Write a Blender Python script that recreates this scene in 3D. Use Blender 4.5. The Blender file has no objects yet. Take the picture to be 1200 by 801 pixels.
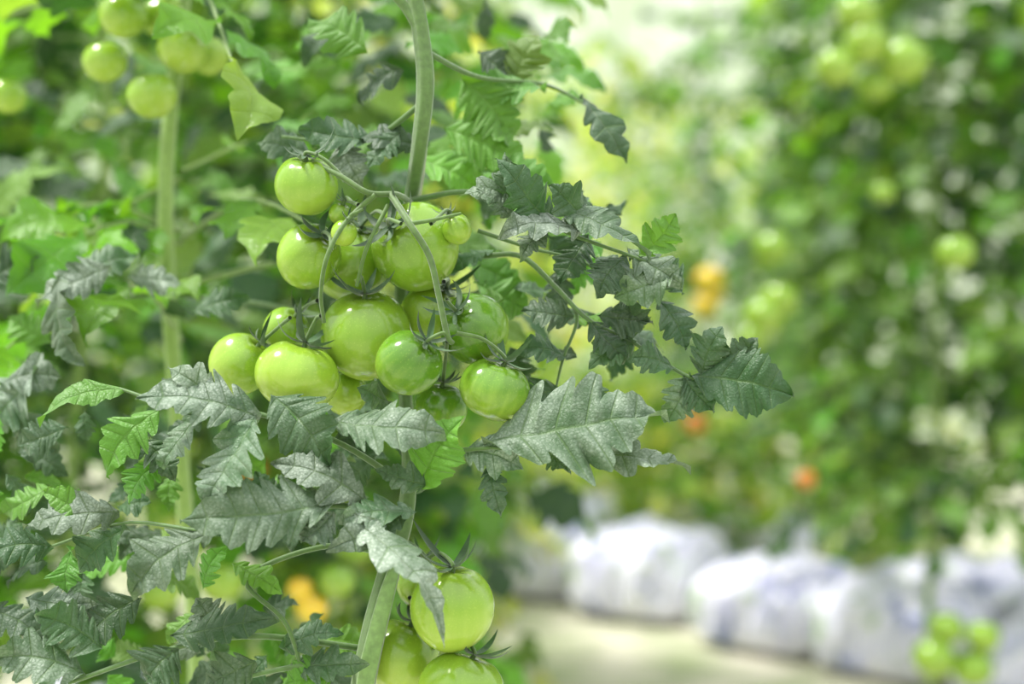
import bpy, math, random
import numpy as np
from mathutils import Vector

CAM=np.array([0.0,-1.08,0.9]); F=1200*50/36.0; D0=1.08
def P(px,py,dy=0.0):
    """measured position (photo coordinate + metres behind the truss plane) -> world"""
    d=D0+dy
    return np.array([(px-600)/F*d, dy, 0.9+(400.5-py)/F*d])
PX=D0/F
scn=bpy.context.scene
scn.view_settings.view_transform='Standard'
scn.view_settings.look='None'

def lin(r,g,b):
    f=lambda c:((c/255+0.055)/1.055)**2.4 if c/255>0.04045 else c/255/12.92
    return np.array([f(r),f(g),f(b)])
def nrm(v):
    v=np.asarray(v,float); return v/(np.linalg.norm(v)+1e-12)

# ------------------------------------------------ mesh buffers
class Buf:
    def __init__(s): s.v=[];s.f=[];s.uv=[];s.c=[];s.n=0
    def grid(s,V,UV,C,nu,nv,wrap=False):
        V=np.asarray(V).reshape(-1,3)
        idx=np.arange(nu*nv).reshape(nu,nv)+s.n
        if wrap: idx=np.concatenate([idx,idx[:,:1]],1)
        a=idx[:-1,:-1];b=idx[1:,:-1];c=idx[1:,1:];d=idx[:-1,1:]
        s.f.append(np.stack([a,b,c,d],-1).reshape(-1,4))
        s.v.append(V);s.uv.append(np.asarray(UV).reshape(-1,2))
        C=np.asarray(C,float)
        if C.ndim==1:C=np.tile(C,(len(V),1))
        s.c.append(C);s.n+=len(V)
    def arrays(s): return np.concatenate(s.v),np.concatenate(s.f),np.concatenate(s.uv),np.concatenate(s.c)
    def append(s,arr,M=None,loc=None,cm=None):
        V,Fc,UV,C=arr
        if M is not None: V=V@M.T
        if loc is not None: V=V+loc
        s.v.append(V);s.f.append(Fc+s.n);s.uv.append(UV)
        if cm is not None: C=C*cm
        s.c.append(C);s.n+=len(V)
    def mesh(s,name):
        V,Fc,UV,C=s.arrays()
        m=bpy.data.meshes.new(name)
        m.vertices.add(len(V));m.vertices.foreach_set('co',V.astype('f').ravel())
        m.loops.add(Fc.size);m.loops.foreach_set('vertex_index',Fc.astype('i').ravel())
        m.polygons.add(len(Fc));m.polygons.foreach_set('loop_start',np.arange(0,Fc.size,4,dtype='i'))
        m.polygons.foreach_set('use_smooth',np.ones(len(Fc),dtype=bool))
        m.update(calc_edges=True)
        u=m.uv_layers.new(name='UVMap');u.data.foreach_set('uv',UV[Fc.ravel()].astype('f').ravel())
        a=m.color_attributes.new('tint','FLOAT_COLOR','POINT');a.data.foreach_set('color',C.astype('f').ravel())
        m.validate()
        return m

def catmull(pts,n):
    pts=np.asarray(pts,float)
    p=np.vstack([2*pts[0]-pts[1],pts,2*pts[-1]-pts[-2]])
    out=[]
    k=len(pts)-1
    for t in np.linspace(0,k,n):
        i=min(int(t),k-1);f=t-i
        a,b,c,d=p[i],p[i+1],p[i+2],p[i+3]
        out.append(0.5*((2*b)+(-a+c)*f+(2*a-5*b+4*c-d)*f*f+(-a+3*b-3*c+d)*f**3))
    return np.array(out)
def tube(buf,pts,rad,color,n=24,seg=8,flat=1.0,ridge=0.0):
    pts=np.asarray(pts,float);k=len(pts)
    rad=np.broadcast_to(np.asarray(rad,float),(k,)) if np.ndim(rad) else np.full(k,rad)
    C=catmull(pts,n);R=np.interp(np.linspace(0,k-1,n),np.arange(k),rad)
    T=np.gradient(C,axis=0);T/=np.linalg.norm(T,axis=1,keepdims=True)+1e-12
    ref=np.array([0.0,-1.0,0.12]);A=np.cross(T,ref);
    A/=np.linalg.norm(A,axis=1,keepdims=True)+1e-9
    Bn=np.cross(A,T)
    th=np.linspace(0,2*np.pi,seg,endpoint=False)
    rr=R[:,None]*(1+ridge*np.cos(5*th)[None,:])
    V=C[:,None,:]+rr[...,None]*(np.cos(th)[None,:,None]*A[:,None,:]+flat*np.sin(th)[None,:,None]*Bn[:,None,:])
    UV=np.stack(np.meshgrid(np.linspace(0,1,n),np.linspace(0,1,seg),indexing='ij'),-1)
    buf.grid(V,UV,np.append(color,0.1),n,seg,True)
    return C

TY={ 'd':(lin(52,84,44),1.0),'m':(lin(50,88,36),0.55),'k':(lin(38,76,30),0.22),
     'g':(lin(86,140,34),0.05),'y':(lin(148,170,66),0.0),'b':(lin(98,136,50),0.08),'p':(lin(180,194,116),0.0)}  # p: pale far-leaf tint, haze and sunlight put into the colour

def leaflet(buf,B,T,width,N,col,dust,rng,nu=64,nh=6,arch=0.1,fold=0.25,lobes=4.5,depth=0.5,curl=0.0):
    B=np.asarray(B,float);T=np.asarray(T,float)
    X=T-B;L=np.linalg.norm(X);X=X/(L+1e-9)
    S=nrm(np.cross(nrm(N),X));Nn=np.cross(X,S)
    u=np.linspace(0,1,nu)
    v=np.linspace(-1,1,2*nh+1)
    ph=u*lobes+0.15+0.22*np.sin(u*6.28+rng.random()*6.28)
    ph=np.maximum(ph,0)
    fr=ph-np.floor(ph)
    env=np.clip(np.sin(np.pi*np.clip(u,0,1)**0.72),0,1)**0.85*np.clip(1.12-0.25*u,0,1)
    env*=np.clip((u-0.0)/0.06,0,1)
    dl=depth*np.clip(1.3-1.0*u,0.22,1)
    def side(off):
        amp=0.68+0.55*rng.random(int(lobes)+4)
        k=np.floor(ph).astype(int)
        lb=np.where(fr<.66,np.sin(np.pi/2*fr/.66)**.7,np.cos(np.pi/2*(fr-.66)/.34)**.6)
        teeth=0.08*np.abs(((ph*2.5+off)%1)*2-1)
        return env*((1-dl)+dl*lb*amp[k])+env*teeth
    wl=side(rng.random());wr=side(rng.random())
    U,Vv=np.meshgrid(u,v,indexing='ij')
    W=np.where(Vv<0,wl[:,None],wr[:,None])*width*0.56
    av=np.abs(Vv)
    lat=Vv*W
    along=U*L+av*W*0.55*(1-U*0.5)
    FR=fr[:,None]
    q=0.03*width*(1-np.exp(-((FR-0.6)/0.16)**2))*np.sin(np.pi*np.clip(av,0,1)**0.6)
    a1,a2,a3=rng.random(3)*6.28
    z=arch*L*4*U*(1-U)+q+fold*np.abs(lat)-fold*0.9*(lat**2)/(width*0.5+1e-9)
    z-=curl*L*np.clip(U-0.55,0,1)**2*4
    wav=width*0.06
    z+=wav*av**1.5*(np.sin(U*lobes*6.28*0.5+a1+Vv)+0.7*np.sin(U*9+a2))+wav*0.2*np.sin(U*23+Vv*4+a3)
    z+=width*0.15*np.sin(U*4.5+a2)*Vv
    bend=L*0.08*math.sin(a3)*np.sin(np.pi*U)
    Pt=B+along[...,None]*X+(lat+bend)[...,None]*S+z[...,None]*Nn
    UV=np.stack([np.broadcast_to(ph[:,None],U.shape)/8.0,Vv*0.5+0.5],-1)
    tint=col*(0.7+0.6*rng.random())*np.array([1+0.3*(rng.random()-.5),1,1])
    Ca=np.append(tint,dust*(0.45+0.8*rng.random()))
    buf.grid(Pt,UV,Ca,nu,2*nh+1)

def jit(n,rng,a): return nrm(np.asarray(n)+a*(rng.random(3)-.5)*2)

def compound(leaf,stem,B,T,N,ty,rng,pairs=3,ll=0.09,lw=0.6,arch=0.12,nu=20,nh=2,rad=0.0016,seg=5):
    B=np.asarray(B,float);T=np.asarray(T,float);L=np.linalg.norm(T-B)
    up=np.array([0,0,1.0])
    mid=(B+T)/2+up*arch*L
    C=tube(stem,[B,mid,T],[rad*1.6,rad,rad*0.5],lin(120,150,70),n=10,seg=seg)
    for i in range(pairs):
        t=0.3+0.65*(i+0.5)/pairs
        p=C[int(t*9)];d=nrm(C[min(int(t*9)+1,9)]-C[max(int(t*9)-1,0)])
        S=nrm(np.cross(N,d))
        for s in (-1,1):
            dd=nrm(d*(0.55+0.3*rng.random())+S*s-np.array([0,0,0.5*rng.random()]))
            l=ll*(0.6+0.5*rng.random())*(0.8+0.3*t)
            c,du=TY[ty[rng.integers(len(ty))]]
            leaflet(leaf,p+dd*0.006,p+dd*(l+0.006),l*lw,jit(N,rng,0.5),c,du,rng,nu,nh,arch=-0.02+0.12*rng.random(),fold=0.3,curl=0.2*rng.random(),lobes=3.5,depth=.6)
    d=nrm(C[-1]-C[-3]);l=ll*(1.0+0.3*rng.random())
    c,du=TY[ty[rng.integers(len(ty))]]
    leaflet(leaf,T,T+nrm(d-np.array([0,0,0.2]))*l,l*lw*1.1,jit(N,rng,0.3),c,du,rng,nu,nh,arch=0.06,fold=0.3,curl=0.25*rng.random(),lobes=3.5,depth=.6)

# ------------------------------------------------ materials
def newmat(name):
    m=bpy.data.materials.new(name);m.use_nodes=True;nt=m.node_tree;nt.nodes.clear()
    return m,nt,nt.nodes,nt.links
def leaf_mat(name,transl=0.32,rough=.42,dustc=(0.43,0.51,0.41),spec=.45,sheen=0.0):
    m,nt,N,Lk=newmat(name)
    out=N.new('ShaderNodeOutputMaterial');pb=N.new('ShaderNodeBsdfPrincipled')
    at=N.new('ShaderNodeAttribute');at.attribute_name='tint'
    uv=N.new('ShaderNodeUVMap');sp=N.new('ShaderNodeSeparateXYZ');Lk.new(uv.outputs[0],sp.inputs[0])
    def math_(op,a,b=None,c=None):
        n=N.new('ShaderNodeMath');n.operation=op
        for i,x in enumerate((a,b,c)):
            if x is None:continue
            if isinstance(x,(int,float)):n.inputs[i].default_value=x
            else:Lk.new(x,n.inputs[i])
        return n.outputs[0]
    fr=math_('FRACT',math_('MULTIPLY',sp.outputs[0],8.0))
    dv=math_('ABSOLUTE',math_('SUBTRACT',fr,0.6))
    mr=math_('ABSOLUTE',math_('SUBTRACT',sp.outputs[1],0.5))
    v1=N.new('ShaderNodeMapRange');v1.inputs[1].default_value=0.0;v1.inputs[2].default_value=0.05;v1.inputs[3].default_value=1;v1.inputs[4].default_value=0;Lk.new(dv,v1.inputs[0])
    v2=N.new('ShaderNodeMapRange');v2.inputs[1].default_value=0.0;v2.inputs[2].default_value=0.03;v2.inputs[3].default_value=1;v2.inputs[4].default_value=0;Lk.new(mr,v2.inputs[0])
    vein=math_('MAXIMUM',v1.outputs[0],v2.outputs[0])
    tc=N.new('ShaderNodeTexCoord')
    n1=N.new('ShaderNodeTexNoise');n1.inputs['Scale'].default_value=34;n1.inputs['Detail'].default_value=4;n1.inputs['Roughness'].default_value=0.6;Lk.new(tc.outputs['Object'],n1.inputs[0])
    n2=N.new('ShaderNodeTexNoise');n2.inputs['Scale'].default_value=520;n2.inputs['Detail'].default_value=3;Lk.new(tc.outputs['Object'],n2.inputs[0])
    vo=N.new('ShaderNodeTexVoronoi');vo.feature='DISTANCE_TO_EDGE';vo.inputs['Scale'].default_value=330;Lk.new(tc.outputs['Object'],vo.inputs[0])
    vr=N.new('ShaderNodeMapRange');vr.inputs[1].default_value=0.0;vr.inputs[2].default_value=0.22;Lk.new(vo.outputs[0],vr.inputs[0])
    dr=N.new('ShaderNodeMapRange');dr.inputs[1].default_value=0.38;dr.inputs[2].default_value=0.58;dr.inputs[3].default_value=0.15;Lk.new(n1.outputs[0],dr.inputs[0])
    dn=N.new('ShaderNodeMapRange');dn.inputs[1].default_value=0.35;dn.inputs[2].default_value=0.65;dn.inputs[3].default_value=0.45;dn.inputs[4].default_value=0.85;Lk.new(n2.outputs[0],dn.inputs[0])
    net=math_('ADD',math_('MULTIPLY',vr.outputs[0],0.4),0.6)
    vk=math_('SUBTRACT',1.0,math_('MULTIPLY',vein,0.7))
    du=math_('MULTIPLY',math_('MULTIPLY',math_('MULTIPLY',math_('MULTIPLY',dr.outputs[0],at.outputs['Alpha']),dn.outputs[0]),net),vk)
    bm=N.new('ShaderNodeMix');bm.data_type='RGBA';Lk.new(math_('MULTIPLY',vein,0.3),bm.inputs[0]);Lk.new(at.outputs['Color'],bm.inputs[6]);bm.inputs[7].default_value=(0.20,0.32,0.10,1)
    dm=N.new('ShaderNodeMix');dm.data_type='RGBA';Lk.new(du,dm.inputs[0]);Lk.new(bm.outputs[2],dm.inputs[6]);dm.inputs[7].default_value=(*dustc,1)
    Lk.new(dm.outputs[2],pb.inputs['Base Color'])
    pb.inputs['Roughness'].default_value=rough;pb.inputs['Specular IOR Level'].default_value=spec
    pb.inputs['Sheen Weight'].default_value=sheen;pb.inputs['Sheen Roughness'].default_value=.45
    hs=math_('ADD',math_('MULTIPLY',n2.outputs[0],0.35),math_('MULTIPLY',vein,-0.7))
    hs=math_('ADD',hs,math_('MULTIPLY',n1.outputs[0],2.4))
    hs=math_('ADD',hs,math_('MULTIPLY',vr.outputs[0],0.2))
    bp=N.new('ShaderNodeBump');bp.inputs['Strength'].default_value=0.7;bp.inputs['Distance'].default_value=0.0015;Lk.new(hs,bp.inputs['Height']);Lk.new(bp.outputs[0],pb.inputs['Normal'])
    tr=N.new('ShaderNodeBsdfTranslucent')
    tm=N.new('ShaderNodeMix');tm.data_type='RGBA';tm.blend_type='MULTIPLY';tm.inputs[0].default_value=1;Lk.new(at.outputs['Color'],tm.inputs[6]);tm.inputs[7].default_value=(2.3,2.0,0.75,1)
    Lk.new(tm.outputs[2],tr.inputs[0])
    mx=N.new('ShaderNodeMixShader');mx.inputs[0].default_value=transl
    Lk.new(pb.outputs[0],mx.inputs[1]);Lk.new(tr.outputs[0],mx.inputs[2]);Lk.new(mx.outputs[0],out.inputs[0])
    return m
def simple_mat(name,attr=False,color=(0.5,0.5,0.5),rough=0.5,var=0.25,scale=30,bump=0.2,dist=0.002,spec=0.5,col2=None,sheen=0.0):
    m,nt,N,Lk=newmat(name)
    out=N.new('ShaderNodeOutputMaterial');pb=N.new('ShaderNodeBsdfPrincipled');Lk.new(pb.outputs[0],out.inputs[0])
    tc=N.new('ShaderNodeTexCoord');n=N.new('ShaderNodeTexNoise');n.inputs['Scale'].default_value=scale;n.inputs['Detail'].default_value=5;Lk.new(tc.outputs['Object'],n.inputs[0])
    mx=N.new('ShaderNodeMix');mx.data_type='RGBA'
    mr=N.new('ShaderNodeMapRange');mr.inputs[1].default_value=0.35;mr.inputs[2].default_value=0.65;Lk.new(n.outputs[0],mr.inputs[0]);Lk.new(mr.outputs[0],mx.inputs[0])
    if attr:
        a=N.new('ShaderNodeAttribute');a.attribute_name='tint'
        h=N.new('ShaderNodeHueSaturation');h.inputs['Value'].default_value=1-var;Lk.new(a.outputs['Color'],h.inputs['Color'])
        Lk.new(h.outputs[0],mx.inputs[6]);Lk.new(a.outputs['Color'],mx.inputs[7])
    else:
        mx.inputs[6].default_value=(*color,1);c2=col2 if col2 is not None else tuple(c*(1-var) for c in color);mx.inputs[7].default_value=(*c2,1)
    Lk.new(mx.outputs[2],pb.inputs['Base Color']);pb.inputs['Roughness'].default_value=rough;pb.inputs['Specular IOR Level'].default_value=spec
    pb.inputs['Sheen Weight'].default_value=sheen
    b=N.new('ShaderNodeBump');b.inputs['Strength'].default_value=bump;b.inputs['Distance'].default_value=dist;Lk.new(n.outputs[0],b.inputs['Height']);Lk.new(b.outputs[0],pb.inputs['Normal'])
    return m
def tomato_mat(name,low,high,streak=0.25):
    m,nt,N,Lk=newmat(name)
    out=N.new('ShaderNodeOutputMaterial');pb=N.new('ShaderNodeBsdfPrincipled');Lk.new(pb.outputs[0],out.inputs[0])
    tc=N.new('ShaderNodeTexCoord');uv=N.new('ShaderNodeUVMap');sp=N.new('ShaderNodeSeparateXYZ');Lk.new(uv.outputs[0],sp.inputs[0])
    cr=N.new('ShaderNodeValToRGB');e=cr.color_ramp.elements
    e[0].position=0.02;e[0].color=(*(high*0.6),1);e[1].position=0.85;e[1].color=(*low,1)
    x=e.new(0.38);x.color=(*high,1)
    mp=N.new('ShaderNodeMapping');mp.inputs['Scale'].default_value=(26,2.2,1);Lk.new(uv.outputs[0],mp.inputs[0])
    n=N.new('ShaderNodeTexNoise');n.inputs['Scale'].default_value=1.0;n.inputs['Detail'].default_value=4;Lk.new(mp.outputs[0],n.inputs[0])
    ad=N.new('ShaderNodeMath');ad.operation='MULTIPLY_ADD';ad.inputs[1].default_value=streak;Lk.new(n.outputs[0],ad.inputs[0]);Lk.new(sp.outputs[1],ad.inputs[2])
    sb=N.new('ShaderNodeMath');sb.operation='SUBTRACT';sb.inputs[1].default_value=streak*0.5;Lk.new(ad.outputs[0],sb.inputs[0]);Lk.new(sb.outputs[0],cr.inputs[0])
    n2=N.new('ShaderNodeTexNoise');n2.inputs['Scale'].default_value=900;n2.inputs['Detail'].default_value=1;Lk.new(tc.outputs['Object'],n2.inputs[0])
    mr=N.new('ShaderNodeMapRange');mr.inputs[1].default_value=0.6;mr.inputs[2].default_value=0.75;mr.inputs[4].default_value=0.25;Lk.new(n2.outputs[0],mr.inputs[0])
    mx=N.new('ShaderNodeMix');mx.data_type='RGBA';Lk.new(mr.outputs[0],mx.inputs[0]);Lk.new(cr.outputs[0],mx.inputs[6]);mx.inputs[7].default_value=(*(low*1.2),1)
    oi=N.new('ShaderNodeObjectInfo');hv=N.new('ShaderNodeHueSaturation')
    r1=N.new('ShaderNodeMapRange');r1.inputs[3].default_value=.494;r1.inputs[4].default_value=.505;Lk.new(oi.outputs['Random'],r1.inputs[0]);Lk.new(r1.outputs[0],hv.inputs['Hue'])
    r2=N.new('ShaderNodeMapRange');r2.inputs[3].default_value=1.06;r2.inputs[4].default_value=.9;Lk.new(oi.outputs['Random'],r2.inputs[0]);Lk.new(r2.outputs[0],hv.inputs['Value'])
    Lk.new(mx.outputs[2],hv.inputs['Color']);Lk.new(hv.outputs[0],pb.inputs['Base Color'])
    pb.inputs['Roughness'].default_value=0.18;pb.inputs['Specular IOR Level'].default_value=0.6
    pb.inputs['Subsurface Weight'].default_value=0.2;pb.inputs['Subsurface Radius'].default_value=(0.6,1.0,0.2);pb.inputs['Subsurface Scale'].default_value=0.007
    return m
M_leaf=leaf_mat('tomato_leaf_blade',0.2,.48,sheen=.15)
M_leafbg=leaf_mat('tomato_leaf_sunlit',0.42,.31,spec=.45)
M_stem=simple_mat('tomato_stem',attr=True,rough=0.6,scale=220,bump=0.5,dist=0.001,sheen=.35)
M_tom=tomato_mat('unripe_tomato_skin',lin(174,198,84),lin(130,168,46))
M_tomd=tomato_mat('unripe_tomato_skin_striped',lin(154,184,68),lin(94,138,34),0.5)
M_red=tomato_mat('ripening_tomato_skin',lin(225,155,60),lin(215,130,50))
M_yel=tomato_mat('yellowing_tomato_skin',lin(230,210,70),lin(225,190,50))

# ------------------------------------------------ tomato geometry
def frame_from(axis):
    Z=nrm(axis);h=np.array([0.3,1,0.1]) if abs(Z[1])<0.9 else np.array([1,0,0.0])
    X=nrm(np.cross(h,Z));Y=np.cross(Z,X);return np.stack([X,Y,Z],1)
def tomato_arr(r,sz,rng,nu=32,nv=48,lob=0.02):
    b=Buf();th=np.linspace(0.001,np.pi-0.001,nu);ph=np.linspace(0,2*np.pi,nv,endpoint=False)
    T,Ph=np.meshgrid(th,ph,indexing='ij')
    k=rng.integers(4,7);p0=rng.random()*6
    R=r*(1+lob*np.cos(k*Ph+p0)*np.sin(T)*np.clip(np.cos(T)+0.5,0,1)+0.02*np.cos(2*Ph+p0))
    dim=r*0.16*np.exp(-(T/0.38)**2)
    V=np.stack([R*np.sin(T)*np.cos(Ph),R*np.sin(T)*np.sin(Ph),(R*np.cos(T))*sz-dim],-1)
    UV=np.stack([Ph/6.28,T/np.pi],-1)
    b.grid(V,UV,[1,1,1,1],nu,nv,True);return b.arrays()
def calyx(buf,c,axis,r,rng,length=1.0,n=6):
    M=frame_from(axis);a0=rng.random()*6.28
    col=lin(44,82,30)
    for i in range(n):
        a=a0+i*6.283/n+0.3*(rng.random()-.5)
        d=M@np.array([math.cos(a),math.sin(a),0]);ax=M[:,2]
        L=length*(0.75+0.5*rng.random());s=nrm(np.cross(ax,d))
        t=np.linspace(0,1,16);w=L*0.092*np.sin(np.pi*np.clip(t*0.84+0.16,0,1))**0.9
        lift=rng.random()*0.9+0.1
        z=L*(lift*t**1.8-0.2*np.sin(np.pi*t)*(1-lift)*0.6)+0.002
        bend=(rng.random()-.5)*0.8*L*t**2
        C=c+np.outer((t-.2*t**3)*L,d)+np.outer(z,ax)+np.outer(bend,s)
        V=np.stack([C-np.outer(w,s)+np.outer(w*0.5,ax),C,C+np.outer(w,s)+np.outer(w*0.5,ax)],1)
        UV=np.stack(np.meshgrid(t,[0,.4,1],indexing='ij'),-1)
        buf.grid(V,UV,np.append(col*(0.7+0.6*rng.random()),0.05),16,3)

def add(name,mesh,mat,parent=None,loc=(0,0,0)):
    if not mesh.materials: mesh.materials.append(mat)
    o=bpy.data.objects.new(name,mesh);scn.collection.objects.link(o);o.location=loc
    if parent:o.parent=parent
    return o
def empty(name,loc=(0,0,0)):
    e=bpy.data.objects.new(name,None);e.empty_display_size=0.1;scn.collection.objects.link(e);e.location=loc;return e
def addw(name,buf,mat,parent):
    """buffer is in world space; make it relative to the parent"""
    off=np.array(parent.location)
    buf.v=[v-off for v in buf.v]
    return add(name,buf.mesh(name),mat,parent)

rng=np.random.default_rng(7)
# ================================================= MAIN PLANT
plant=empty('tomato_plant',(-0.09,0.03,0.0))
st=Buf()
cs=lin(90,122,58)
stempts=[P(474,-120,.02),P(482,-30,.02),P(494,40,.02),P(499,100,.02),P(492,170,.03),P(480,250,.075),P(470,340,.09),P(474,440,.075),P(480,540,.03),P(476,600,.01),P(462,650,0.0),P(441,730,-.01),P(425,810,-.01),P(415,900,0.0),np.array([-0.10,0.02,0.30]),np.array([-0.09,0.03,0.0])]
tube(st,stempts,np.array([10,10,10,10.5,9.5,8.5,8,8,8.5,10,12,14,14,13,12,12])*PX,cs,n=140,seg=20,ridge=0.09)
tube(st,[P(490,30,.02),P(470,2,.02),P(425,-40,.01)],[.005,.004,.003],cs,n=16,seg=12)
tube(st,[P(470,640,-.012),P(452,700,-.022),P(432,780,-.024),P(420,850,-.02)],[.003,.006,.007,.006],lin(125,160,88),n=24,seg=10,flat=0.35)
lf=Buf();pt=Buf();cp=lin(82,116,52)
def pet(pts,r0=.0022,r1=.0012,c=cp,n=30):
    k=len(pts);tube(pt,[P(*p) for p in pts],np.linspace(r0,r1,k)*.85,c,n=n,seg=8)
def lf_(bx,by,bd,tx,ty,td,w,t,n=(0,-.88,.5),**k):
    c,du=TY[t]
    a=dict(arch=0.06,fold=0.18,curl=0.12,nu=96,nh=8,lobes=5.5 if w>64 else 4.5,depth=.6)
    a.update(k)
    leaflet(lf,P(bx,by,bd),P(tx,ty,td),w*PX,jit(n,rng,0.12),c,du,rng,**a)
# -- right-hand lower leaf
pet([(480,560,.0),(520,532,-.03),(575,524,-.04)],.003,.0018)
pet([(575,524,-.04),(640,530,-.045),(700,532,-.045)],.0016,.001)
lf_(566,518,-.04,780,474,-.055,108,'d',lobes=6.5,depth=.62,arch=.04,n=(0,-.8,.6))
lf_(690,530,-.04,810,541,-.055,44,'d',n=(0,-.5,.8))
lf_(640,528,-.035,668,552,-.05,30,'m')
lf_(540,528,-.03,612,548,-.045,44,'d')
lf_(572,540,-.03,590,606,-.035,30,'k',n=(.4,-.8,.2))
lf_(490,575,-.035,540,487,-.055,58,'g',n=(-.35,-.85,.3),fold=.45,lobes=5.5,depth=.35)
# leaf under the fruit
pet([(478,520,.0),(430,505,-.03),(385,492,-.05),(345,480,-.05)],.0025,.0015)
lf_(385,494,-.05,520,500,-.065,70,'d',depth=.45,n=(0,-.75,.6))
lf_(318,462,-.045,384,545,-.065,72,'k',n=(-.3,-.85,.35),depth=.45)
lf_(330,478,-.05,386,486,-.05,26,'g')
lf_(455,470,.0,425,452,-.03,36,'m')
# -- long leaf to the left
pet([(478,570,.0),(400,520,-.035),(300,484,-.05),(215,478,-.05),(140,455,-.03)],.003,.0012)
lf_(305,490,-.05,160,462,-.075,66,'d')
lf_(262,470,-.05,198,428,-.06,38,'d')
lf_(300,488,-.055,236,586,-.085,78,'d',n=(-.3,-.85,.4))
lf_(235,482,-.05,185,545,-.06,44,'m',n=(-.3,-.8,.4))
lf_(150,456,-.03,42,486,-.05,34,'g',n=(0,-.5,.8),depth=.3)
lf_(190,478,-.04,120,556,-.05,50,'g',n=(-.2,-.8,.5))
lf_(165,515,-.02,205,560,-.03,42,'k')
lf_(185,540,-.02,150,590,-.03,40,'g')
# -- lower centre leaf
pet([(476,600,.0),(430,596,-.05),(385,592,-.065),(300,598,-.07),(250,622,-.065),(150,612,-.04),(60,640,-.02)],.003,.0012)
lf_(400,586,-.065,210,602,-.09,74,'d',lobes=6.5)
lf_(432,590,-.06,318,540,-.07,54,'d')
lf_(392,600,-.07,352,634,-.08,44,'d')
lf_(488,600,-.06,398,606,-.075,40,'d')
lf_(480,596,-.05,384,640,-.085,44,'d')
lf_(418,614,-.07,536,726,-.11,58,'d',n=(.5,-.5,.75),arch=.13,curl=.35)
lf_(505,570,-.04,440,548,-.05,34,'m')
lf_(258,622,-.06,150,692,-.085,72,'d',n=(-.2,-.8,.55))
lf_(330,598,-.06,300,552,-.07,36,'m')
lf_(140,600,-.04,26,612,-.06,52,'d')
lf_(120,606,-.04,52,572,-.05,36,'g')
lf_(150,618,-.04,90,668,-.05,50,'k',n=(-.3,-.8,.4))
lf_(85,640,-.02,75,694,-.03,44,'g',n=(-.5,-.8,.2))
lf_(62,640,-.02,-20,650,-.03,44,'k')
# drooping petioles and bottom left mass
pet([(462,650,.0),(380,640,-.03),(290,678,-.04),(335,730,-.04),(358,800,-.03)],.0026,.0018)
pet([(430,760,.0),(300,745,-.03),(200,760,-.05),(80,800,-.05)],.003,.0018)
pet([(430,790,.0),(380,778,-.03),(300,790,-.04),(150,830,-.05)],.003,.0018)
lf_(272,660,-.04,330,692,-.05,32,'g');lf_(238,690,-.03,262,640,-.03,32,'g')
lf_(165,700,-.03,95,760,-.03,60,'k');lf_(200,745,-.05,320,720,-.06,54,'k')
lf_(210,760,-.05,170,800,-.06,60,'k',n=(-.3,-.8,.4));lf_(255,742,-.04,230,700,-.04,38,'m')
lf_(120,760,-.04,40,720,-.05,52,'m');lf_(40,740,-.03,25,790,-.03,44,'k',n=(-.5,-.8,.2))
lf_(330,760,-.03,400,740,-.04,36,'k');lf_(340,778,-.03,430,775,-.04,40,'m')
lf_(100,790,-.05,-10,770,-.06,60,'m');lf_(300,775,-.04,235,805,-.05,52,'m')
lf_(395,786,-.03,330,800,-.04,44,'g');lf_(30,700,-.02,110,704,-.03,36,'d')
lf_(80,500,.04,20,520,.04,44,'k');lf_(60,570,.03,0,600,.04,40,'g')
def scatter(n,xr,yf,dr,lr,types,hi=False,wr=.55,nx=.5):
    for i in range(n):
        x=rng.uniform(*xr);y=rng.uniform(*yf(x));a=rng.uniform(0,6.28);l=rng.uniform(*lr);d=rng.uniform(*dr)
        lf_(x,y,d,x+l*math.cos(a),y+l*(math.sin(a)*.5+.3),d+rng.uniform(-.02,.02),l*wr,types[rng.integers(len(types))],n=(rng.uniform(-nx,nx),-.7,.7),nu=60 if hi else 40,nh=5 if hi else 4)
scatter(50,(-30,400),lambda x:(610,840) if x<240 else (710,840),(.02,.10),(45,75),'kmgkbk',True)
scatter(50,(-10,480),lambda x:(440,640) if x<240 else (470,600),(.03,.12),(40,70),'kkgkbk',True)
# -- upper right leaves
pet([(480,235,.06),(540,225,.03),(600,232,.01),(660,270,.0),(740,300,-.01),(790,320,-.01)],.003,.0012)
pet([(480,300,.08),(560,300,.05),(610,300,.03),(650,335,.02),(690,375,.01),(740,400,.01),(800,438,.0),(830,446,-.01)],.003,.0014)
pet([(560,270,.03),(620,290,.03),(690,310,.02),(700,350,.02)],.002,.001)
pet([(650,335,.02),(676,370,.02),(660,420,.02),(650,460,.03)],.002,.001)
lf_(600,250,.0,592,182,-.02,40,'k');lf_(650,268,.0,588,184,-.03,52,'k',n=(.3,-.8,.4))
lf_(610,222,.0,540,226,-.02,36,'d');lf_(600,255,-.01,560,220,-.02,30,'m')
lf_(682,272,-.01,588,268,-.035,58,'d');lf_(640,272,-.01,610,300,-.03,32,'d')
lf_(650,240,.0,765,292,-.03,44,'m',n=(.2,-.6,.8));lf_(695,262,.0,648,215,-.02,48,'k')
lf_(690,275,.01,655,330,.0,48,'k')
lf_(748,300,-.01,792,250,-.02,44,'g',n=(.2,-.8,.3));lf_(735,300,-.01,700,345,-.02,46,'k')
lf_(790,318,-.01,720,345,-.02,52,'m');lf_(735,290,.0,800,330,-.02,44,'m')
lf_(800,345,.0,765,305,.0,40,'k');lf_(770,350,.0,806,408,-.01,42,'k',n=(.4,-.8,.3))
lf_(690,375,.01,735,420,.0,44,'k');lf_(700,370,.01,765,376,.0,42,'k');lf_(672,372,.02,612,362,.01,48,'k')
lf_(665,420,.02,608,408,.01,42,'k');lf_(655,455,.02,612,470,.01,40,'k');lf_(690,440,.02,705,490,.01,40,'k')
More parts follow.
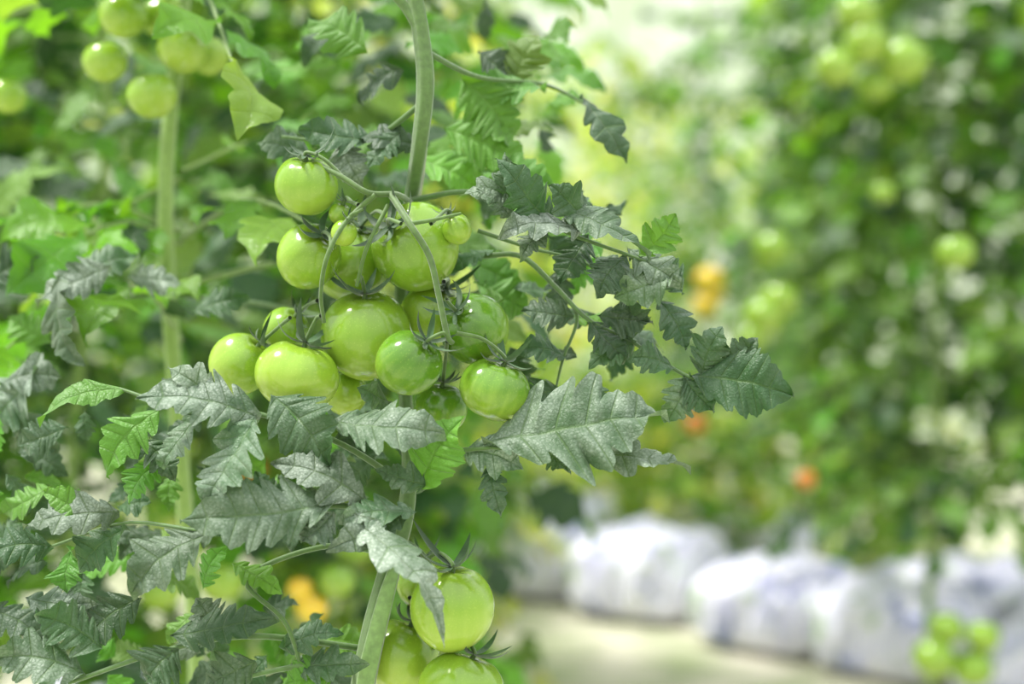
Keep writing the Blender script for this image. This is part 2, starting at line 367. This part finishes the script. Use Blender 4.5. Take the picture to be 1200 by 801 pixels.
lf_(745,402,.01,690,430,.0,42,'m');lf_(740,400,.01,735,345,.0,40,'k')
lf_(808,440,-.005,930,460,-.03,74,'k',n=(.1,-.9,.4),depth=.35,fold=.12)
lf_(822,440,-.005,846,384,-.015,48,'k',n=(-.1,-.9,.3));lf_(840,442,-.005,888,396,-.015,44,'k',n=(.1,-.9,.3))
lf_(806,440,-.0,782,494,-.01,46,'m',n=(.2,-.8,.3));lf_(790,432,.0,738,418,-.01,38,'k');lf_(800,440,0,838,482,-.01,40,'k')
lf_(730,350,.02,700,300,.02,48,'k')
scatter(30,(570,740),lambda x:(205,450),(.04,.13),(45,70),'kkkgmk',True)
# -- leaves behind / above the fruit
pet([(496,120,.03),(440,160,.06),(380,165,.07),(330,160,.07)],.003,.0015)
pet([(498,60,.03),(560,90,.08),(640,100,.12),(700,130,.12)],.003,.0012)
pet([(478,330,.08),(545,345,.1),(600,320,.1)],.003,.0012)
lf_(440,165,.06,350,148,.05,48,'k');lf_(400,165,.06,425,215,.05,50,'d',n=(-.2,-.8,.4));lf_(490,172,.05,420,160,.05,40,'k')
lf_(365,180,.08,300,165,.08,44,'m');lf_(470,155,.05,430,195,.04,36,'k')
lf_(680,112,.1,738,186,.08,50,'k',n=(.4,-.7,.6));lf_(640,104,.11,560,110,.1,56,'g')
lf_(540,92,.1,600,175,.1,70,'g');lf_(600,98,.12,630,40,.12,54,'b');lf_(560,60,.12,610,95,.12,50,'k');lf_(480,180,.1,560,215,.1,60,'g')
lf_(520,150,.1,620,190,.1,70,'g');lf_(555,330,.09,620,360,.09,56,'g');lf_(540,300,.1,610,335,.1,52,'g')
lf_(560,200,.1,650,215,.08,56,'g')
lf_(430,60,.1,360,20,.12,60,'g');lf_(470,80,.1,420,120,.12,60,'k')
scatter(66,(290,690),lambda x:(-40,190),(.18,.55),(55,95),'ggbkgk')
scatter(38,(330,620),lambda x:(200,540),(.13,.26),(50,85),'kgkkkb')
# -- left soft-focus leaves in the same row
pet([(476,400,.09),(330,360,.2),(200,346,.22),(95,352,.15),(60,340,.12)],.003,.0015)
lf_(70,322,.1,88,428,.08,60,'d',n=(-.4,-.8,.3));lf_(130,312,.12,40,350,.1,56,'d');lf_(150,322,.14,215,330,.16,44,'d')
lf_(90,320,.14,160,296,.16,46,'m');lf_(0,450,.1,70,440,.1,56,'d');lf_(45,430,.1,-20,500,.1,70,'d');lf_(20,480,.1,70,545,.1,56,'d')
lf_(-10,330,.16,45,300,.16,56,'k');lf_(225,365,.14,290,345,.14,44,'k')
lf_(60,400,.16,10,370,.16,50,'g')
lf_(-10,250,.45,75,195,.42,70,'b')
scatter(60,(-40,320),lambda x:(60,480),(.5,.75),(60,95),'ggkbkb')
addw('leaf_blades',lf,M_leaf,plant);addw('leaf_stalks',pt,M_stem,plant);addw('main_stem',st,M_stem,plant)

# ================================================= FRUIT TRUSSES
def truss(name,loc,items,stems,rng):
    par=empty(name,loc);off=np.array(loc)
    cal=Buf();tr=Buf();ct=lin(82,114,44)
    for s in stems:
        pts,r0,r1=s;tube(tr,[P(*p) for p in pts],np.linspace(r0,r1,len(pts))*.72,ct*(.9+.2*rng.random()),n=40,seg=10)
    for i,it in enumerate(items):
        (px,py,r,sz,dy,ax,mat,node)=it
        d=D0+dy;R=r*d/F;c=P(px,py,dy);ax=nrm(ax)
        arr=tomato_arr(R,sz,rng);b=Buf();b.append(arr,frame_from(ax),None)
        o=add('tomato_%d'%(i+1),b.mesh('tomato'),mat,par,tuple(c-off))
        top=c+ax*R*(sz-0.14)
        if node is not None:
            nd=P(*node);k=(top+nd)/2+ax*R*0.3
            tube(tr,[top-ax*.002,top+ax*0.006,k,nd],np.array([.0022,.0016,.0014,.0018])*.95,ct,n=18,seg=8)
        calyx(cal,top+ax*0.0015,ax,R,rng,length=R*1.0 if R>.015 else .012)
    for o_,b_ in(('sepals',cal),('truss_stalk',tr)):
        addw(o_,b_,M_stem,par)
    return par
A,Bm=M_tom,M_tomd
items=[
(359,217,37,.95,.0,(.05,-.35,.95),A,(402,208,-.015)),
(362,300,38,1.05,.012,(.5,-.65,.6),A,(388,292,-.03)),
(412,308,46,1.0,.062,(.3,-.3,.9),A,(450,250,.0)),
(487,289,52,1.0,.022,(-.55,-.75,.45),A,(470,262,-.035)),
(403,273,15,1.05,-.02,(.4,-.3,.9),A,(425,245,-.02)),
(429,392,54,.98,.018,(.0,-.35,.95),A,(420,330,-.01)),
(281,426,36,1.02,.02,(.75,-.2,.7),A,(340,372,-.01)),
(348,440,49,.84,-.012,(.25,.0,.95),A,(376,370,-.02)),
(335,386,27,1.0,.045,(.6,-.5,.7),A,(372,352,.0)),
(479,425,39,1.0,-.032,(.6,-.5,.65),Bm,(524,392,-.04)),
(507,368,38,1.0,.048,(.4,-.4,.7),A,(520,330,-.02)),
(556,385,41,1.05,.002,(-.5,-.75,.5),Bm,(523,350,-.03)),
(580,456,42,.85,-.024,(.3,-.15,.95),Bm,(535,390,-.035)),
(516,478,31,1.0,.02,(.1,-.2,.9),Bm,(524,400,-.02)),
(405,461,26,1.0,.035,(.1,.2,.9),A,None),
(535,268,18,1.05,.0,(-.4,-.4,.8),A,(505,262,-.03)),
(398,250,13,1.0,.0,(.4,-.3,.9),A,(420,240,-.02)),
]
stems=[([(482,238,.06),(465,228,.0),(432,226,-.02),(402,208,-.018),(372,192,-.01)],.0036,.0026),
([(458,228,-.01),(480,262,-.035),(503,300,-.038),(514,345,-.04),(524,392,-.042),(530,402,-.038)],.0036,.0028),
([(440,228,-.02),(420,245,-.02),(398,270,-.03),(382,305,-.035),(376,345,-.025),(380,378,-.02)],.0030,.002),
([(480,262,-.035),(505,258,-.03),(540,250,-.02)],.0024,.0016),
([(455,240,-.01),(430,290,-.02),(418,335,-.01)],.0024,.0018)]
T1=truss('tomato_cluster',(-0.09,0.0,0.9),items,stems,rng)
items2=[(530,712,50,1.02,-.02,(.0,-.1,.95),A,(500,655,.0)),(470,768,43,1.0,.02,(.3,.1,.95),A,(480,700,.0)),
(540,812,52,.95,-.025,(.3,.1,.95),A,(510,740,.0)),(492,684,28,1.0,.045,(0,0,1),A,(480,640,.01))]
stems2=[([(470,630,.01),(500,655,.0),(512,700,.02),(510,760,.01)],.003,.002)]
truss('tomato_cluster',(-0.05,0.0,0.7),items2,stems2,rng)

# ================================================= BACKGROUND PLANTS
def plant_variant(seed,ty,n,z0,z1,spread=1.0,nu=14,nh=2,ll=0.085,sr=1.0):
    r=np.random.default_rng(seed);L=Buf();S=Buf()
    pts=[np.array([.02*math.sin(k*1.3+seed),.02*math.cos(k*1.7+seed),z]) for k,z in enumerate(np.linspace(0,z1+.1,9))]
    tube(S,pts,np.linspace(.009,.006,9)*sr,lin(140,172,84),n=40,seg=8)
    for i in range(n):
        z=r.uniform(z0,z1);a=r.uniform(0,6.283);l=r.uniform(.14,.36)*spread
        b=np.array([0,0,z]);d=np.array([math.cos(a),math.sin(a),0])
        t=b+d*l+np.array([0,0,r.uniform(-.18,.06)])
        t[2]=max(t[2],.08)
        compound(L,S,b,t,jit((0,0,1),r,.5)+d*.3,ty,r,pairs=3,ll=ll,nu=nu,nh=nh,seg=4,rad=.002)
    return L.mesh('foliage'),S.mesh('stalks')
VD=[plant_variant(11+i,'kmbkgbb',112,.48,2.2) for i in range(3)]
VB=[plant_variant(21+i,'bgkgbk',105,.45,2.2) for i in range(3)]
VP=[plant_variant(31+i,'ypbgyp',80,.15,2.3) for i in range(2)]  # far plants: distance haze and sun brightness painted in as paler leaf tints
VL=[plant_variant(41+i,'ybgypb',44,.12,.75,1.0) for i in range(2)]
for V in (VD,VB,VP,VL):
    for a,b in V: a.materials.append(M_leafbg);b.materials.append(M_stem)
def bgfruit(par,cl,rng,mat):
    off=np.array(par.location);b=Buf()
    for (c,r) in cl:
        arr=tomato_arr(r,.92,rng,16,20);b.append(arr,frame_from(nrm((rng.uniform(-.3,.3),rng.uniform(-.3,.3),1))),np.asarray(c)-off)
    me=b.mesh('fruit');o=add('fruit',me,mat,par);return o
def bgplant(x,y,var,rot,fr=(),sc=1.0):
    e=empty('tomato_plant',(x,y,0))
    for nm,me in zip(('foliage','stem'),var):
        o=bpy.data.objects.new(nm,me);scn.collection.objects.link(o);o.parent=e;o.rotation_euler=(0,0,rot);o.scale=(sc,sc,1)
    for cl,mat in fr: bgfruit(e,cl,rng,mat)
    return e
def Pc(lst): return [(P(px,py,dy),r*(D0+dy)/F) for px,py,dy,r in lst]
# own row, receding left
vn=plant_variant(50,'gbggk',22,.9,2.0,.9,nu=30,nh=3,ll=.075,sr=1.05)
vn[0].materials.append(M_leafbg);vn[1].materials.append(M_stem)
bgplant(P(212,0,.36)[0],.36,vn,2.0,
  [(Pc([(123,72,.32,26),(178,112,.28,29),(145,18,.30,29),(214,58,.30,30),(245,66,.34,24),(9,112,.45,22),(190,20,.34,26)]),M_tom)])
bgplant(-.62,1.0,VB[0],1.2,[([((-.45,.85,.62),.03),((-.40,.88,.57),.03),((-.48,.86,.56),.028)],M_tom)])
bgplant(-.25,1.25,VB[1],2.2,[(Pc([(365,712,.9,20),(352,690,.9,16)]),M_yel),(Pc([(395,680,.9,22),(415,640,.95,22)]),M_tom)])
bgplant(-.95,1.5,VB[2],.2);bgplant(-.5,1.9,VB[1],4.0,[(Pc([(294,548,1.3,18)]),M_red)])
bgplant(-1.2,2.2,VB[0],3.0);bgplant(-.75,2.7,VB[2],5.0);bgplant(-1.6,3.0,VB[1],1.0);bgplant(-1.1,3.5,VB[0],.6);bgplant(-.3,2.6,VP[1],2.6)
bgplant(-1.4,4.4,VP[0],.6);bgplant(-.7,4.4,VP[1],.9);bgplant(-1.05,1.0,VB[1],.9);bgplant(-.1,3.9,VP[0],.9)
# row across the aisle
bgplant(1.38,1.95,VD[0],.4,[(Pc([(1160,400,2.5,26),(1140,360,2.5,20)]),M_tom)])
bgplant(1.02,2.35,VD[1],1.9,[(Pc([(1005,15,1.70,24),(1015,50,1.70,26),(1060,70,1.70,28),(980,78,1.70,24),(1025,95,1.75,24),(1095,770,2.0,26),(1140,782,2.0,24),(1152,745,2.0,20),(1110,735,2.0,20)]),M_tom)])
bgplant(.98,2.9,VD[2],3.1);bgplant(1.45,2.75,VD[1],5.0);bgplant(1.85,2.4,VD[2],1.0)
bgplant(1.02,3.6,VD[0],4.0,[(Pc([(1035,225,1.8,14),(905,290,2.0,22),(895,370,2.0,24),(915,350,2.0,22),(880,395,2.0,18),(1120,295,1.5,22)]),M_tom)])
bgplant(1.75,3.6,VD[0],2.0);bgplant(1.3,4.4,VB[2],1.0)
bgplant(.78,4.6,VB[1],4.0,[(Pc([(832,328,2.6,18),(826,358,2.6,16),(838,345,2.6,12)]),M_yel),(Pc([(815,496,2.8,14),(945,562,2.3,12)]),M_red)])
bgplant(.5,5.4,VP[0],2.0);bgplant(.15,6.2,VP[1],3.0);bgplant(.75,6.6,VP[0],5.0);bgplant(-.2,7.0,VP[1],1.0);bgplant(.5,7.6,VP[0],.2)
bgplant(-.6,6.0,VP[1],2.4);bgplant(1.3,6.0,VP[1],2.4);bgplant(-.2,5.0,VP[0],1.4);bgplant(2.3,4.8,VB[1],1.4)
bgplant(.2,8.2,VB[2],2.4);bgplant(1.0,8.2,VB[2],1.4);bgplant(-.6,8.2,VB[1],4.4);bgplant(1.8,8.0,VB[0],1.4);bgplant(-1.4,7.6,VB[0],1.4)
for x,y,k,r_ in [(.0,4.7,0,1.),(.45,4.8,1,2.),(.9,5.0,0,3.),(-.45,4.3,1,4.),(1.35,4.6,1,.5),(.6,4.1,0,2.5),(1.35,3.9,1,5.2),(.2,5.3,1,.1),(-.25,2.2,0,.7),(-.5,3.2,1,.3)]:
    bgplant(x,y,VL[k],r_)

# ================================================= GROW BAGS, FLOOR, WALL
M_bag,nt,N,Lk=newmat('white_film')
out=N.new('ShaderNodeOutputMaterial');pb=N.new('ShaderNodeBsdfPrincipled');Lk.new(pb.outputs[0],out.inputs[0])
tc=N.new('ShaderNodeTexCoord');nz=N.new('ShaderNodeTexNoise');nz.inputs['Scale'].default_value=9;nz.inputs['Detail'].default_value=4;Lk.new(tc.outputs['Object'],nz.inputs[0])
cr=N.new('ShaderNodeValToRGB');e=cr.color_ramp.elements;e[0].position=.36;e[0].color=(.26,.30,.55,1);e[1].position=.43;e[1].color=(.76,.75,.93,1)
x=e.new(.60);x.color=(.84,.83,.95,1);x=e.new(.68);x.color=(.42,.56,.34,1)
Lk.new(nz.outputs[0],cr.inputs[0]);Lk.new(cr.outputs[0],pb.inputs['Base Color']);pb.inputs['Roughness'].default_value=.3
bp=N.new('ShaderNodeBump');bp.inputs['Distance'].default_value=.03;bp.inputs['Strength'].default_value=.9;Lk.new(nz.outputs[0],bp.inputs['Height']);Lk.new(bp.outputs[0],pb.inputs['Normal'])
def grow_bag(x,y,rz,L=.8,W=.34,H=.2,z0=0.0):
    r=np.random.default_rng(int(abs(x*y)*1000)+5)
    b=Buf();nu,nv=80,56;u=np.linspace(-1,1,nu);th=np.linspace(0,2*np.pi,nv,endpoint=False)
    U,T=np.meshgrid(u,th,indexing='ij')
    e=np.clip(1-np.abs(U)**6,0,1)**.5
    c,s=np.cos(T),np.sin(T)
    X=U*L/2;Y=np.sign(c)*np.abs(c)**.5*W/2*(.75*e+.25);Z=H/2+np.sign(s)*np.abs(s)**.6*H/2*e
    top=(s>-.3)*e
    for k in range(9):
        fx,ft,p=r.uniform(3,22),r.integers(1,7),r.uniform(0,6.28)
        Z+=.010*np.sin(U*fx+T*ft+p)*top;Y+=.008*np.sin(U*fx*1.2+T*ft+p*2)*top
    Z=np.maximum(Z,0.002)
    b.grid(np.stack([X,Y,Z],-1),np.stack([U,T],-1),[1,1,1,1],nu,nv,True)
    o=add('grow_bag',b.mesh('grow_bag'),M_bag,None,(x,y,z0));o.rotation_euler=(0,0,rz)
for (x,y,r,l,w_,h) in [(.80,3.15,-.75,.46,.44,.22),(1.06,2.80,-.75,.42,.38,.22),(.46,3.65,-.6,.46,.50,.26),(.10,4.05,-.6,.5,.5,.34),(.1,5.2,-.7,.8,.4,.22),(1.38,2.35,-.9,.6,.4,.17),
                    (1.45,3.3,-.9,.7,.4,.2),(-.45,1.0,-1.1,.6,.34,.17),(-.75,1.8,-1.1,.7,.34,.17),(-.2,.4,-1.1,.5,.3,.15),(.85,4.5,-.8,.7,.4,.2)]:
    grow_bag(x,y,r,l,w_,h)
M_floor=simple_mat('packed_pale_ground',color=tuple(lin(200,195,178)),rough=.8,var=.3,scale=5,bump=.4,dist=.02,col2=tuple(lin(145,155,115)))
def boxmesh(name,lo,hi,mat,nx=1):
    import bmesh
    bm=bmesh.new();bmesh.ops.create_cube(bm,size=1)
    for v in bm.verts:
        v.co=Vector([(lo[i]+hi[i])/2+v.co[i]*(hi[i]-lo[i]) for i in range(3)])
    m=bpy.data.meshes.new(name);bm.to_mesh(m);bm.free();return add(name,m,mat)
boxmesh('floor',(-9,-4,-.1),(9,12.1,0),M_floor)
M_wall=simple_mat('polythene_wall',color=tuple(lin(230,238,222)),rough=.5,var=.12,scale=1.5,bump=.1,col2=tuple(lin(208,222,188)))
boxmesh('wall_back',(-9,12,0),(9,12.1,4.2),M_wall)
tw=Buf();tube(tw,[P(505,-200,.03),P(492,60,.035),P(500,170,.05),P(470,400,.11),P(482,600,.03)],.0007,lin(190,190,170),n=60,seg=6)
addw('support_twine',tw,M_stem,plant)

# ================================================= LIGHT, CAMERA
w=bpy.data.worlds.new('greenhouse_daylight');scn.world=w;w.use_nodes=True
nt=w.node_tree;bg=nt.nodes['Background'];tc=nt.nodes.new('ShaderNodeTexCoord');sp=nt.nodes.new('ShaderNodeSeparateXYZ');cr=nt.nodes.new('ShaderNodeValToRGB')
nt.links.new(tc.outputs['Generated'],sp.inputs[0]);nt.links.new(sp.outputs[2],cr.inputs[0])
e=cr.color_ramp.elements;e[0].position=0.0;e[0].color=(.48,.50,.46,1);e[1].position=.75;e[1].color=(1.0,1.01,1.08,1)
nt.links.new(cr.outputs[0],bg.inputs[0]);bg.inputs[1].default_value=2.05
s=bpy.data.lights.new('sun','SUN');s.energy=5.6;s.angle=math.radians(10);s.color=(1,.97,.91)
so=bpy.data.objects.new('sun',s);scn.collection.objects.link(so);so.rotation_euler=Vector((0.5,0.05,-1.0)).to_track_quat('-Z','Y').to_euler()
cam=bpy.data.cameras.new('camera');co=bpy.data.objects.new('camera',cam);scn.collection.objects.link(co)
co.location=tuple(CAM);co.rotation_euler=(math.pi/2,0,0);cam.lens=50;cam.sensor_width=36
cam.dof.use_dof=True;cam.dof.focus_distance=1.05;cam.dof.aperture_fstop=2.3;cam.clip_start=.05
scn.camera=co
